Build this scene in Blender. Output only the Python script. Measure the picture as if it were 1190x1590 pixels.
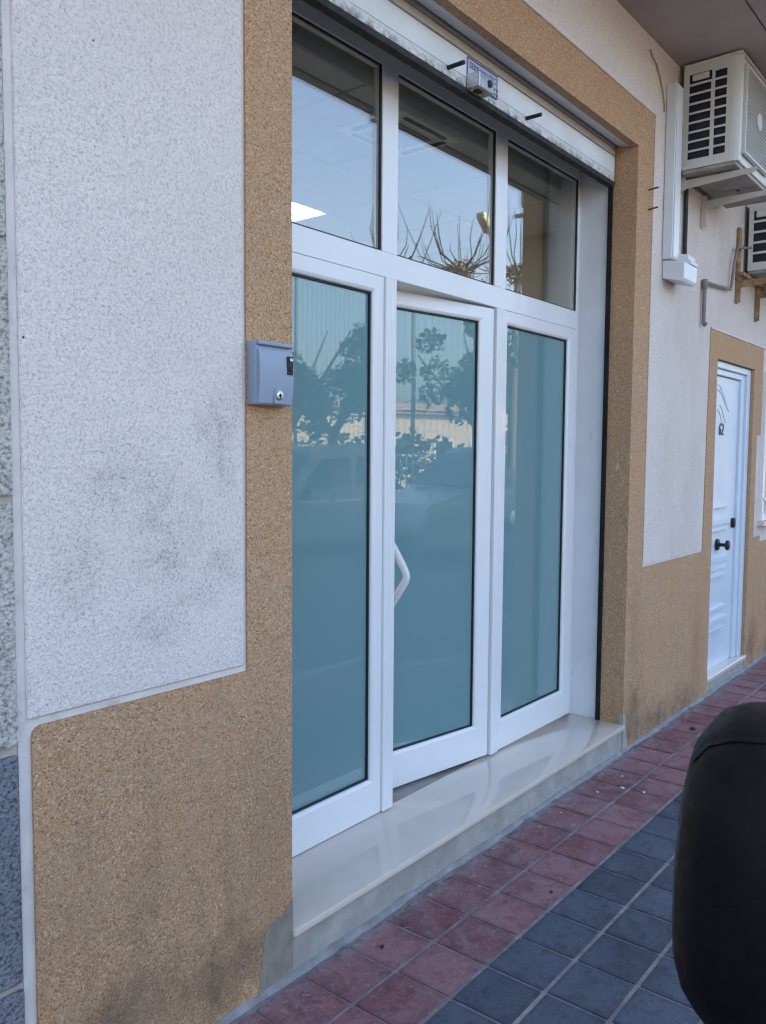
import bpy, bmesh, math, random
from mathutils import Vector, Matrix
random.seed(7)
R = math.radians
scene = bpy.context.scene
COL = scene.collection
for o in list(bpy.data.objects): bpy.data.objects.remove(o)

# ------------------------------------------------------------------ camera
CAM = Vector((-1.7009, -1.6988, 1.5326))
ya, pi_, ro = R(51.2851), R(3.9103), R(0.4133)
F = Vector((math.sin(ya)*math.cos(pi_), math.cos(ya)*math.cos(pi_), -math.sin(pi_)))
r0 = Vector((math.cos(ya), -math.sin(ya), 0)); u0 = r0.cross(F)
RV = r0*math.cos(ro)+u0*math.sin(ro); UV = u0*math.cos(ro)-r0*math.sin(ro)
cd = bpy.data.cameras.new('camera'); cam = bpy.data.objects.new('camera', cd); COL.objects.link(cam)
cam.matrix_world = Matrix(((RV.x, UV.x, -F.x, CAM.x), (RV.y, UV.y, -F.y, CAM.y), (RV.z, UV.z, -F.z, CAM.z), (0, 0, 0, 1)))
cd.sensor_fit = 'VERTICAL'; cd.sensor_height = 24; cd.sensor_width = 18
cd.lens = 24*1292.633/1590
cd.clip_start = 0.02; cd.clip_end = 2000
cd.dof.use_dof = True; cd.dof.focus_distance = 2.8; cd.dof.aperture_fstop = 12.0
scene.camera = cam

# ------------------------------------------------------------------ light
SUN_EL, SUN_AZ = 40.0, 12.0           # azimuth from +y (behind the facade) towards +x
w = bpy.data.worlds.new('World'); scene.world = w; w.use_nodes = True
nt = w.node_tree; nt.nodes.clear()
sky = nt.nodes.new('ShaderNodeTexSky'); sky.sky_type = 'NISHITA'; sky.sun_disc = False
sky.sun_elevation = R(SUN_EL); sky.sun_rotation = R(SUN_AZ)
sky.air_density = 1.0; sky.dust_density = 4.5; sky.ozone_density = 0.6
bg = nt.nodes.new('ShaderNodeBackground'); bg.inputs['Strength'].default_value = 0.13
ow = nt.nodes.new('ShaderNodeOutputWorld')
nt.links.new(sky.outputs[0], bg.inputs[0]); nt.links.new(bg.outputs[0], ow.inputs[0])
sl = bpy.data.lights.new('sun', 'SUN'); sl.energy = 3.0; sl.angle = R(0.53); sl.color = (1, .95, .88)
so = bpy.data.objects.new('sun', sl); COL.objects.link(so)
sv = Vector((math.sin(R(SUN_AZ))*math.cos(R(SUN_EL)), math.cos(R(SUN_AZ))*math.cos(R(SUN_EL)), math.sin(R(SUN_EL))))
so.rotation_euler = (-sv).to_track_quat('-Z', 'Y').to_euler(); so.location = (0, 20, 30)
scene.view_settings.view_transform = 'Standard'; scene.view_settings.look = 'None'
scene.view_settings.gamma = 1; scene.view_settings.exposure = 2.58
scene.render.engine = 'CYCLES'
scene.cycles.use_denoising = True; scene.cycles.pixel_filter_type = 'BLACKMAN_HARRIS'; scene.cycles.filter_width = 1.2
scene.cycles.max_bounces = 5; scene.cycles.diffuse_bounces = 3; scene.cycles.glossy_bounces = 3; scene.cycles.transparent_max_bounces = 8

# ------------------------------------------------------------------ materials
class NB:
    def __init__(s, name):
        s.m = bpy.data.materials.new(name); s.m.use_nodes = True; s.t = s.m.node_tree; s.t.nodes.clear()
        s.out = s.n('ShaderNodeOutputMaterial'); s._co = None
    def n(s, t, **k):
        x = s.t.nodes.new(t)
        for a, b in k.items(): setattr(x, a, b)
        return x
    def l(s, a, b): s.t.links.new(a, b)
    def co(s):
        if s._co is None:
            g = s.n('ShaderNodeNewGeometry'); s._co = g.outputs['Position']
        return s._co
    def obj(s):
        return s.n('ShaderNodeTexCoord').outputs['Object']
    def map(s, sc, v=None):
        m = s.n('ShaderNodeMapping'); m.inputs['Scale'].default_value = sc; s.l(v or s.co(), m.inputs[0]); return m.outputs[0]
    def noise(s, scale, detail=2, rough=.5, v=None, dist=0):
        x = s.n('ShaderNodeTexNoise'); x.inputs['Scale'].default_value = scale; x.inputs['Detail'].default_value = detail
        x.inputs['Roughness'].default_value = rough; x.inputs['Distortion'].default_value = dist; s.l(v or s.co(), x.inputs['Vector']); return x.outputs[0]
    def vor(s, scale, feat='F1', v=None, out=0, rnd=1):
        x = s.n('ShaderNodeTexVoronoi', feature=feat); x.inputs['Scale'].default_value = scale; x.inputs['Randomness'].default_value = rnd
        s.l(v or s.co(), x.inputs['Vector']); return x.outputs[out]
    def ramp(s, f, stops, interp='LINEAR'):
        x = s.n('ShaderNodeValToRGB'); x.color_ramp.interpolation = interp; e = x.color_ramp.elements
        while len(e) < len(stops): e.new(.5)
        for i, (p, c) in enumerate(stops):
            e[i].position = p; e[i].color = (c, c, c, 1) if isinstance(c, (int, float)) else (*c, 1)
        s.l(f, x.inputs[0]); return x.outputs[0]
    def mix(s, f, a, b, mode='MIX'):
        x = s.n('ShaderNodeMix', data_type='RGBA', blend_type=mode)
        for i, v in ((0, f), (6, a), (7, b)):
            if hasattr(v, 'links'): s.l(v, x.inputs[i])
            elif isinstance(v, (int, float)): x.inputs[i].default_value = v if i == 0 else (v, v, v, 1)
            else: x.inputs[i].default_value = (*v, 1)
        return x.outputs[2]
    def math(s, op, a, b=0, c=0, clamp=False):
        x = s.n('ShaderNodeMath', operation=op, use_clamp=clamp)
        for i, v in enumerate((a, b, c)):
            if hasattr(v, 'links'): s.l(v, x.inputs[i])
            else: x.inputs[i].default_value = v
        return x.outputs[0]
    def sep(s, v=None):
        x = s.n('ShaderNodeSeparateXYZ'); s.l(v or s.co(), x.inputs[0]); return x.outputs
    def mr(s, v, a, b, c=0, d=1):
        x = s.n('ShaderNodeMapRange', clamp=True); x.interpolation_type = 'SMOOTHSTEP'
        s.l(v, x.inputs[0])
        for i, q in enumerate((a, b, c, d)): x.inputs[i+1].default_value = q
        return x.outputs[0]
    def blobs(s, pts, wob=.05):
        """sum of soft spots (x, z, rx, rz, strength) on the facade, edges broken up with noise"""
        n = s.n('ShaderNodeTexNoise'); n.inputs['Scale'].default_value = 14; n.inputs['Detail'].default_value = 4; s.l(s.co(), n.inputs['Vector'])
        sub = s.n('ShaderNodeVectorMath', operation='SUBTRACT'); s.l(n.outputs[1], sub.inputs[0]); sub.inputs[1].default_value = (.5, .5, .5)
        sc = s.n('ShaderNodeVectorMath', operation='SCALE'); s.l(sub.outputs[0], sc.inputs[0]); sc.inputs['Scale'].default_value = wob*2
        ad = s.n('ShaderNodeVectorMath', operation='ADD'); s.l(s.co(), ad.inputs[0]); s.l(sc.outputs[0], ad.inputs[1])
        tot = None
        for x, z, rx, rz, st in pts:
            m = s.n('ShaderNodeVectorMath', operation='SUBTRACT'); s.l(ad.outputs[0], m.inputs[0]); m.inputs[1].default_value = (x, 0, z)
            q = s.n('ShaderNodeVectorMath', operation='MULTIPLY'); s.l(m.outputs[0], q.inputs[0]); q.inputs[1].default_value = (1/rx, 0, 1/rz)
            L = s.n('ShaderNodeVectorMath', operation='LENGTH'); s.l(q.outputs[0], L.inputs[0])
            v = s.mr(L.outputs['Value'], 0.1, 1.0, st, 0)
            tot = v if tot is None else s.math('MAXIMUM', tot, v)
        return tot
    def bump(s, h, strength=.5, dist=.01, nrm=None):
        b = s.n('ShaderNodeBump'); b.inputs['Strength'].default_value = strength; b.inputs['Distance'].default_value = dist
        s.l(h, b.inputs['Height'])
        if nrm: s.l(nrm, b.inputs['Normal'])
        return b.outputs[0]
    def pbr(s, col, rough=.6, nrm=None, metal=0, coat=0, spec=.5, coatr=.03):
        p = s.n('ShaderNodeBsdfPrincipled')
        for k, v in (('Base Color', col), ('Roughness', rough), ('Metallic', metal), ('Coat Weight', coat), ('Specular IOR Level', spec)):
            if hasattr(v, 'links'): s.l(v, p.inputs[k])
            elif isinstance(v, tuple): p.inputs[k].default_value = (*v, 1)
            else: p.inputs[k].default_value = v
        p.inputs['Coat Roughness'].default_value = coatr
        if nrm: s.l(nrm, p.inputs['Normal'])
        s.l(p.outputs[0], s.out.inputs[0]); s.p = p; return s.m

def mat_white_render():
    b = NB('white_render')
    d = b.noise(2, 2)
    nd = b.noise(60, 2); 
    grain = b.vor(165, 'F1'); fine = b.noise(320, 3, .6)
    edge = b.vor(175, 'DISTANCE_TO_EDGE')
    h = b.math('SUBTRACT', b.math('MULTIPLY', fine, .8), b.math('MULTIPLY', grain, .55))
    crev = b.math('MULTIPLY', b.ramp(edge, [(0, 1), (.11, 0)]), b.ramp(b.noise(115, 2), [(.47, 0), (.60, 1)]))
    crev2 = b.ramp(b.noise(310, 2, .7), [(.30, 1), (.41, 0)])
    cr = b.math('MAXIMUM', crev, b.math('MULTIPLY', crev2, .8))
    base = b.ramp(d, [(.3, (.85, .755, .70)), (.7, (.90, .805, .75))])
    tone = b.n('ShaderNodeSeparateColor'); b.l(b.vor(170, 'F1', out=1), tone.inputs[0])
    base = b.mix(b.math('MULTIPLY', tone.outputs[0], .3), base, (.62, .58, .55))
    c = b.mix(b.math('MULTIPLY', cr, .6), base, (.24, .215, .205))
    st = b.blobs([(-.27, 1.60, .10, .13, 1), (-.25, 1.50, .06, .10, .8), (-.55, 1.50, .12, .10, .7), (-.46, 1.40, .10, .22, .75), (-.60, 1.45, .08, .09, .9),
                  (-.44, 1.26, .08, .14, 1), (-.25, 1.24, .09, .08, .9), (-.33, 1.18, .16, .07, .6), (-.46, 1.10, .14, .07, .9), (-.68, 1.27, .10, .16, .6), (-.36, 1.35, .10, .12, .5),
                  (2.95, 1.55, .3, .5, .35), (3.4, 1.4, .3, .5, .4), (3.2, 3.3, .7, .45, .45), (3.95, 2.75, .35, .5, .5)], .07)
    gn = b.math('ADD', b.math('MULTIPLY', b.ramp(b.noise(24, 5, .7), [(.35, 0), (.7, 1)]), .35), b.math('MULTIPLY', cr, .6))
    c = b.mix(b.math('MULTIPLY', b.math('MULTIPLY', st, gn), .95, clamp=True), c, (.13, .15, .14))
    # warm weathering streaks high up on the right-hand part
    xs = b.sep(); right = b.mr(xs[0], 2.2, 3.2)
    wm = b.math('MULTIPLY', right, b.ramp(b.noise(3, 5, .65, b.map((2.2, 1, .9))), [(.3, 0.3), (.75, .85)]))
    c = b.mix(b.math('MULTIPLY', b.math('MULTIPLY', wm, .6), b.mr(xs[2], 1.6, 2.9, .65, 1)), c, (.50, .37, .26))
    holes = b.ramp(b.vor(9, 'F1'), [(.018, 1), (.03, 0)])
    c = b.mix(holes, c, (.03, .03, .03))
    return b.pbr(c, .9, b.bump(b.math('SUBTRACT', h, b.math('MULTIPLY', cr, .6)), .55, .006), spec=.2)

def mat_tan():
    b = NB('tan_render')
    cellc = b.n('ShaderNodeSeparateColor'); b.l(b.vor(275, 'F1', out=1), cellc.inputs[0])
    c = b.ramp(cellc.outputs[0], [(0, (.20, .105, .055)), (.12, (.36, .205, .105)), (.4, (.49, .298, .17)), (.75, (.545, .345, .20)), (.94, (.61, .42, .26)), (1, (.74, .58, .42))])
    big = b.noise(2.3, 4, .6)
    c = b.mix(b.ramp(big, [(.35, 0), (.7, .6)]), c, b.mix(.5, c, (.52, .26, .11)))
    grey = b.ramp(b.noise(5, 5, .65), [(.5, 0), (.75, .4)])
    c = b.mix(grey, c, (.40, .30, .235))
    sm = b.math('MULTIPLY', b.blobs([(-.55, .16, .28, .16, .8), (-.25, .12, .3, .16, .9), (-.62, .02, .3, .22, .8), (2.60, .10, .22, .36, 1), (2.9, .03, .55, .16, 1), (3.35, .02, .5, .18, .9), (2.58, .55, .14, .5, .3), (3.6, .3, .2, .5, .3), (-.1, .45, .14, .5, .25), (4.85, .12, .22, .3, .9), (5.5, .05, .6, .15, .8), (-.52, .38, .08, .2, .35)], .12), b.ramp(b.noise(9, 5, .7), [(.3, .25), (.65, 1)]))
    c = b.mix(b.math('MULTIPLY', sm, .8), c, (.10, .07, .055))
    run = b.math('MULTIPLY', b.ramp(b.noise(5, 5, .7, b.map((2.2, 1, .35))), [(.50, 0), (.72, .5)]), b.mr(b.sep()[2], 1.2, .2))
    c = b.mix(run, c, (.26, .17, .11))
    # scraped pale flecks beside the shutter guide
    fl = b.math('MULTIPLY', b.blobs([(2.45, 1.5, .10, .22, 1), (2.45, 1.0, .10, .35, .7)], .03), b.ramp(b.noise(40, 4, .7, b.map((1, 1, .4))), [(.58, 0), (.66, 1)]))
    c = b.mix(b.math('MULTIPLY', fl, .7), c, (.6, .55, .5))
    h = b.math('SUBTRACT', b.math('MULTIPLY', b.noise(300, 2), .5), b.vor(275, 'F1'))
    return b.pbr(c, .85, b.bump(h, .5, .004), spec=.25)

def mat_plain(name, col, rough=.5, var=.12, scale=6, bump=0, bscale=80, metal=0, coat=0, spec=.5, dirt=None, dirtcol=(.1, .09, .08), dlo=.52, dhi=.72, dscale=8):
    b = NB(name)
    n = b.noise(scale, 4, .6)
    c = b.mix(b.ramp(n, [(.3, 0), (.7, 1)]), tuple(x*(1-var) for x in col), tuple(min(1, x*(1+var)) for x in col))
    if dirt: c = b.mix(b.ramp(b.noise(dscale, 6, .7), [(dlo, 0), (dhi, dirt)]), c, dirtcol)
    nr = b.bump(b.noise(bscale, 3), bump, .01) if bump else None
    rr = rough if var < .01 else b.mr(b.noise(scale*2, 3), .3, .7, max(.02, rough*.85), min(1, rough*1.15))
    return b.pbr(c, rr, nr, metal, coat, spec)

def schlick(b, f0):
    g = b.n('ShaderNodeNewGeometry'); d = b.n('ShaderNodeVectorMath', operation='DOT_PRODUCT')
    b.l(g.outputs['Incoming'], d.inputs[0]); b.l(g.outputs['Normal'], d.inputs[1])
    c = b.math('ABSOLUTE', d.outputs['Value'])
    p = b.math('POWER', b.math('SUBTRACT', 1, c, clamp=True), 5)
    return b.math('ADD', f0, b.math('MULTIPLY', p, 1-f0))

def mat_glass(name='clear_glass', f0=.16, tint=(.80, .84, .85)):
    b = NB(name); wv = b.bump(b.noise(2.2, 1), .03, .02); t = b.n('ShaderNodeBsdfTransparent'); t.inputs[0].default_value = (*tint, 1)
    g = b.n('ShaderNodeBsdfGlossy'); g.inputs['Roughness'].default_value = 0.0; g.inputs['Color'].default_value = (1, 1, 1, 1); b.l(wv, g.inputs['Normal'])
    m = b.n('ShaderNodeMixShader'); b.l(schlick(b, f0), m.inputs[0]); b.l(t.outputs[0], m.inputs[1]); b.l(g.outputs[0], m.inputs[2])
    b.l(m.outputs[0], b.out.inputs[0]); return b.m

def mat_frosted():
    b = NB('frosted_glass'); col = (.22, .385, .415, 1)
    d = b.n('ShaderNodeBsdfDiffuse'); d.inputs[0].default_value = col
    t = b.n('ShaderNodeBsdfTranslucent'); t.inputs[0].default_value = (.42, .62, .66, 1)
    s = b.n('ShaderNodeMixShader'); s.inputs[0].default_value = .35
    b.l(d.outputs[0], s.inputs[1]); b.l(t.outputs[0], s.inputs[2])
    g = b.n('ShaderNodeBsdfGlossy'); g.inputs['Roughness'].default_value = 0.012; g.inputs['Color'].default_value = (1, 1, 1, 1); b.l(b.bump(b.noise(2.2, 1), .03, .02), g.inputs['Normal'])
    m = b.n('ShaderNodeMixShader'); b.l(schlick(b, .105), m.inputs[0]); b.l(s.outputs[0], m.inputs[1]); b.l(g.outputs[0], m.inputs[2])
    b.l(m.outputs[0], b.out.inputs[0]); return b.m

def mat_tile(name, ca, cb, dust):
    b = NB(name); oi = b.n('ShaderNodeObjectInfo')
    c = b.mix(oi.outputs['Random'], ca, cb)
    n = b.noise(6, 5, .7)
    c = b.mix(b.ramp(n, [(.36, 0), (.68, .8)]), c, dust)
    c = b.mix(b.ramp(b.noise(26, 5, .75), [(.50, 0), (.72, .65)]), c, tuple(x*.45 for x in ca))
    c = b.mix(b.ramp(b.noise(45, 5, .8), [(.56, 0), (.72, .6)]), c, tuple(min(1, x*1.35) for x in dust))
    c = b.mix(b.ramp(b.noise(170, 3, .6), [(.62, 0), (.72, .7)]), c, tuple(min(1, x*1.8) for x in dust))
    c = b.mix(b.ramp(b.noise(3.1, 6, .75), [(.52, 0), (.66, .55)]), c, tuple(x*.55 for x in ca))
    # wear: paler rubbed centre, dark worn rim
    oc = b.sep(b.obj()); rx = b.math('MAXIMUM', b.math('ABSOLUTE', oc[0]), b.math('ABSOLUTE', oc[1]))
    rim = b.math('MULTIPLY', b.mr(rx, .070, .094), b.ramp(b.noise(30, 4, .7), [(.35, .1), (.65, .9)]))
    c = b.mix(b.math('MULTIPLY', rim, .5), c, tuple(x*.4 for x in ca))
    # mortar dust along the foot of the wall
    ys = b.sep(); near = b.mr(ys[1], -.10, -.015)
    c = b.mix(b.math('MULTIPLY', near, b.ramp(b.noise(22, 6, .75), [(.42, .05), (.62, 1)])), c, (.31, .30, .31))
    sp = b.math('MULTIPLY', b.mr(ys[1], -.3, -.05), b.ramp(b.noise(34, 5, .75), [(.6, 0), (.7, .9)]))
    c = b.mix(sp, c, (.44, .43, .43))
    h = b.math('ADD', b.noise(220, 3, .6), b.math('MULTIPLY', b.noise(18, 3), 1.5))
    return b.pbr(c, b.mr(n, .3, .7, .55, .8), b.bump(h, .25, .004), spec=.35)

def mat_emit(name, col, s):
    b = NB(name); e = b.n('ShaderNodeEmission'); e.inputs[0].default_value = (*col, 1); e.inputs[1].default_value = s
    b.l(e.outputs[0], b.out.inputs[0]); return b.m

def mat_block(name, ca, cb, dark, sc=110):
    b = NB(name)
    h = b.noise(sc, 4, .65); v = b.vor(sc*.9, 'F1')
    c = b.mix(b.ramp(b.noise(3, 3), [(.3, 0), (.7, 1)]), ca, cb)
    c = b.mix(b.ramp(h, [(.36, 1), (.52, 0)]), c, dark)
    return b.pbr(c, .92, b.bump(b.math('SUBTRACT', h, b.math('MULTIPLY', v, .6)), .9, .012), spec=.2)

def mat_shutter():
    b = NB('shutter_paint'); p = b.sep()
    low = b.mr(p[2], 2.985, 2.925)
    chip = b.math('MULTIPLY', low, b.ramp(b.noise(26, 6, .75), [(.40, 0), (.58, 1)]))
    c = b.mix(b.ramp(b.noise(4, 4), [(.3, 0), (.7, 1)]), (.66, .66, .64), (.76, .77, .77))
    c = b.mix(b.math('MULTIPLY', chip, .9), c, (.05, .05, .045))
    c = b.mix(b.ramp(b.noise(55, 5, .75, b.map((1, 1, .5))), [(.64, 0), (.72, .7)]), c, (.28, .25, .21))
    return b.pbr(c, .4, b.bump(b.noise(30, 3), .1, .01), spec=.4)

M = dict(
    white=mat_white_render(), tan=mat_tan(),
    joint=mat_plain('joint_mortar', (.68, .62, .58), .8, .1, 7, .2, 120, dirt=.5, dirtcol=(.2, .18, .15), dlo=.58),
    reveal=mat_plain('reveal_paint', (.66, .66, .68), .5, .05, 5, .05, 60, dirt=.25, dlo=.6),
    alu=mat_plain('white_aluminium', (.79, .785, .79), .28, .006, 3, coat=.3),
    gasket=mat_plain('black_gasket', (.012, .012, .014), .55, .1),
    black=mat_plain('black_void', (.006, .006, .007), .9, .1),
    glass=mat_glass(), frost=mat_frosted(),
    marble=mat_plain('polished_sill', (.68, .59, .51), .07, .05, 4, spec=.5, coat=.3),
    cement=mat_plain('cement_render', (.33, .315, .29), .85, .18, 9, .35, 70, dirt=.35, dirtcol=(.5, .5, .48), dlo=.5),
    mortar=mat_plain('mortar_fillet', (.27, .265, .265), .9, .25, 12, .6, 60, dirt=.6, dirtcol=(.14, .11, .11), dlo=.45),
    patch=mat_plain('cement_patch', (.26, .225, .185), .9, .25, 16, .5, 60, dirt=.5, dirtcol=(.32, .22, .11), dlo=.5, dhi=.7),
    soffit=mat_plain('soffit_paint', (.46, .41, .37), .85, .12, 1.6, .1, 50, dirt=.35, dirtcol=(.16, .13, .11), dlo=.5, dscale=3),
    shutter=mat_shutter(),
    slat=mat_plain('shutter_slat', (.50, .46, .39), .45, .08, 5, dirt=.35, dlo=.5),
    rubber=mat_plain('dirty_rubber', (.03, .03, .028), .8, .3, 20, .4, 60, dirt=.5, dirtcol=(.09, .085, .07)),
    red=mat_tile('red_tile', (.17, .045, .05), (.30, .125, .132), (.305, .20, .215)),
    blue=mat_tile('blue_tile', (.026, .036, .058), (.078, .093, .126), (.108, .117, .145)),
    grout=mat_plain('tile_grout', (.27, .245, .255), .9, .3, 14, .3, 90, dirt=.85, dirtcol=(.09, .08, .085), dlo=.44),
    nbl=mat_block('neighbour_block', (.62, .58, .53), (.70, .66, .60), (.28, .26, .24)),
    nbd=mat_block('neighbour_plinth', (.22, .23, .26), (.29, .30, .34), (.09, .095, .115), 120),
    nbj=mat_plain('neighbour_joint', (.42, .36, .30), .9, .2, 15, .4, 90, dirt=.5, dlo=.5),
    acw=mat_plain('ac_white', (.66, .66, .62), .45, .04, 3, dirt=.25, dirtcol=(.4, .36, .3), dlo=.6),
    acd=mat_plain('ac_fin', (.012, .016, .03), .5, .4, 60),
    acb=mat_plain('ac_underside', (.36, .33, .29), .7, .2, 12, dirt=.6, dirtcol=(.14, .12, .1), dlo=.45),
    brk=mat_plain('bracket_cream', (.56, .53, .45), .5, .1, 8, dirt=.5, dirtcol=(.2, .16, .11), dlo=.6),
    rust=mat_plain('rusty_bracket', (.36, .22, .11), .8, .3, 18, .3, 80, dirt=.8, dirtcol=(.13, .06, .03), dlo=.42, dscale=20),
    trunk_w=mat_plain('trunking_plastic', (.72, .73, .75), .35, .02, 3),
    pipe=mat_plain('grey_pipe', (.22, .175, .15), .5, .2, 12, dirt=.5),
    cable=mat_plain('cable_black', (.02, .02, .022), .6, .2),
    tcable=mat_plain('tan_cable', (.36, .24, .14), .7, .2),
    iron=mat_plain('dark_iron', (.035, .034, .036), .4, .3, 30, metal=.6),
    rustn=mat_plain('rusty_nail', (.12, .06, .035), .8, .3, 40),
    boxg=mat_plain('grey_metal_box', (.27, .325, .41), .38, .04, 4, metal=0, coat=.1, dirt=.1),
    steel=mat_plain('steel', (.55, .55, .55), .25, .1, 20, metal=1),
    door=mat_plain('house_door_paint', (.62, .69, .77), .35, .03, 3),
    doord=mat_plain('door_etching', (.52, .57, .66), .5, .05, 8),
    ink=mat_plain('blue_ink', (.04, .05, .22), .5, .05), digit=mat_plain('digit_black', (.02, .02, .02), .4, .1),
    label=mat_plain('label_paper', (.52, .55, .66), .35, .05),
    housing=mat_plain('black_plastic', (.004, .004, .0045), .5, .1, 40, .05, 300, spec=.25),
    vanpaint=mat_plain('van_paint', (.30, .31, .32), .25, .03, 2, coat=.6),
    carpaint=mat_plain('car_paint', (.09, .10, .12), .25, .03, 2, coat=.6),
    vglass=mat_plain('vehicle_glass', (.02, .025, .03), .05, .1, coat=.3),
    tyre=mat_plain('tyre', (.02, .02, .02), .8, .2), rim=mat_plain('rim', (.35, .35, .36), .35, .1, metal=.6),
    lens=mat_plain('headlight', (.6, .6, .6), .1, .05, coat=.5), tail=mat_plain('tail_light', (.35, .02, .02), .2, .05),
    asphalt=mat_plain('asphalt', (.055, .055, .058), .9, .2, 2, .4, 150), kerb=mat_plain('kerb_stone', (.30, .29, .28), .85, .12, 6, .2, 90),
    paver=mat_plain('far_pavement', (.22, .17, .16), .85, .15, 3), earth=mat_plain('far_ground', (.24, .19, .14), .95, .2, .6),
    bark=mat_plain('bark', (.10, .08, .065), .9, .3, 14, .6, 40), twig=mat_plain('twig', (.03, .026, .026), .85, .2),
    leaf=mat_plain('leaf', (.055, .085, .035), .6, .45, 3), dryleaf=mat_plain('dry_leaf', (.11, .065, .035), .8, .35, 6),
    post=mat_plain('galvanised_post', (.16, .18, .17), .5, .1), wire=mat_plain('fence_wire', (.12, .14, .13), .6, .1), rail=mat_plain('white_rail', (.6, .6, .58), .5, .05),
    pinkwall=mat_plain('pink_wall', (.52, .36, .28), .85, .06, .8), creamwall=mat_plain('cream_wall', (.36, .30, .23), .85, .06, .8), roof=mat_plain('roof_tile', (.24, .18, .14), .85, .15, 3),
    winframe=mat_plain('far_window_frame', (.5, .5, .48), .6, .05), inwall=mat_plain('room_wall', (.62, .62, .60), .8, .03, 2), ceil=mat_plain('ceiling_tile', (.60, .61, .62), .85, .05, 9, .1, 120),
    grid=mat_plain('ceiling_grid', (.42, .43, .44), .6, .05), plank=None, upper=mat_plain('upper_wall', (.50, .46, .42), .85, .08, 1), panel_light=mat_emit('lit_panel', (1, .93, .80), 2.8),
    nearpaint=mat_plain('dark_paint', (.04, .042, .047), .3, .05, coat=.5), lampmetal=mat_plain('lamp_metal', (.34, .33, .22), .5, .1), crumb=mat_plain('plaster_crumb', (.6, .6, .6), .9, .1), litter=mat_plain('dead_leaf', (.03, .02, .018), .9, .2),
)
def mat_plank():
    b = NB('laminate'); oi = b.n('ShaderNodeObjectInfo')
    c = b.mix(oi.outputs['Random'], (.17, .145, .135), (.30, .265, .25))
    c = b.mix(b.ramp(b.noise(20, 4, .6, b.map((12, 1, 1))), [(.35, 0), (.7, .5)]), c, (.12, .10, .09))
    return b.pbr(c, .35)
M['plank'] = mat_plank()

# ------------------------------------------------------------------ mesh helpers
def link(name, bm, mat, parent=None, smooth=False, recalc=True):
    if recalc: bmesh.ops.recalc_face_normals(bm, faces=bm.faces)
    me = bpy.data.meshes.new(name); bm.to_mesh(me); bm.free()
    if mat is not None: me.materials.append(M[mat] if isinstance(mat, str) else mat)
    if smooth:
        for p in me.polygons: p.use_smooth = True
        try: me.set_sharp_from_angle(angle=R(40))
        except Exception: pass
    o = bpy.data.objects.new(name, me); COL.objects.link(o)
    if parent: o.parent = parent
    return o
def new(): return bmesh.new()
def box(bm, x0, x1, y0, y1, z0, z1, bev=0, seg=1):
    t = bmesh.new(); bmesh.ops.create_cube(t, size=1)
    for v in t.verts: v.co = Vector(((x0+x1)/2+v.co.x*(x1-x0), (y0+y1)/2+v.co.y*(y1-y0), (z0+z1)/2+v.co.z*(z1-z0)))
    if bev: bmesh.ops.bevel(t, geom=list(t.edges), offset=bev, segments=seg, affect='EDGES', profile=.5)
    me = bpy.data.meshes.new('t'); t.to_mesh(me); t.free(); bm.from_mesh(me); bpy.data.meshes.remove(me); return bm
def B(*a, **k): return box(new(), *a, **k)
def prism(bm, poly, a0, a1, axis='y', bev=0):
    """extrude a 2-D polygon along an axis: 'y' takes (x,z), 'x' takes (y,z), 'z' takes (x,y)"""
    t = bmesh.new()
    def P(p, a): return {'y': (p[0], a, p[1]), 'x': (a, p[0], p[1]), 'z': (p[0], p[1], a)}[axis]
    v0 = [t.verts.new(P(p, a0)) for p in poly]; v1 = [t.verts.new(P(p, a1)) for p in poly]
    t.faces.new(v0); t.faces.new(v1[::-1]); n = len(poly)
    for i in range(n): t.faces.new((v0[i], v0[(i+1) % n], v1[(i+1) % n], v1[i]))
    bmesh.ops.recalc_face_normals(t, faces=t.faces)
    if bev: bmesh.ops.bevel(t, geom=list(t.edges), offset=bev, segments=2, affect='EDGES', profile=.5)
    me = bpy.data.meshes.new('t'); t.to_mesh(me); t.free(); bm.from_mesh(me); bpy.data.meshes.remove(me); return bm
def tube(bm, pts, r, n=8, up=(0, 0, 1)):
    pts = [Vector(p) for p in pts]; rad = r if isinstance(r, (list, tuple)) else [r]*len(pts); rings = []
    up = Vector(up)
    for i, p in enumerate(pts):
        d = (pts[min(i+1, len(pts)-1)]-pts[max(i-1, 0)]).normalized()
        s = d.cross(up)
        if s.length < .05: s = d.cross(Vector((0, 1, 0)))
        s.normalize(); t = s.cross(d).normalized()
        rings.append([bm.verts.new(p+(s*math.cos(a)+t*math.sin(a))*rad[i]) for a in [2*math.pi*k/n for k in range(n)]])
    for a, b in zip(rings, rings[1:]):
        for k in range(n): bm.faces.new((a[k], a[(k+1) % n], b[(k+1) % n], b[k]))
    if n > 2: bm.faces.new(rings[0][::-1]); bm.faces.new(rings[-1])
    return bm
def T(*a, **k): return tube(new(), *a, **k)
def cyl(bm, c, r, h, axis='y', n=20, bev=0):
    poly = [(math.cos(2*math.pi*k/n)*r, math.sin(2*math.pi*k/n)*r) for k in range(n)]
    o = {'y': (c[0], c[2], c[1]), 'x': (c[1], c[2], c[0]), 'z': (c[0], c[1], c[2])}[axis]
    return prism(bm, [(o[0]+p[0], o[1]+p[1]) for p in poly], o[2]-h/2, o[2]+h/2, axis, bev)
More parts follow.
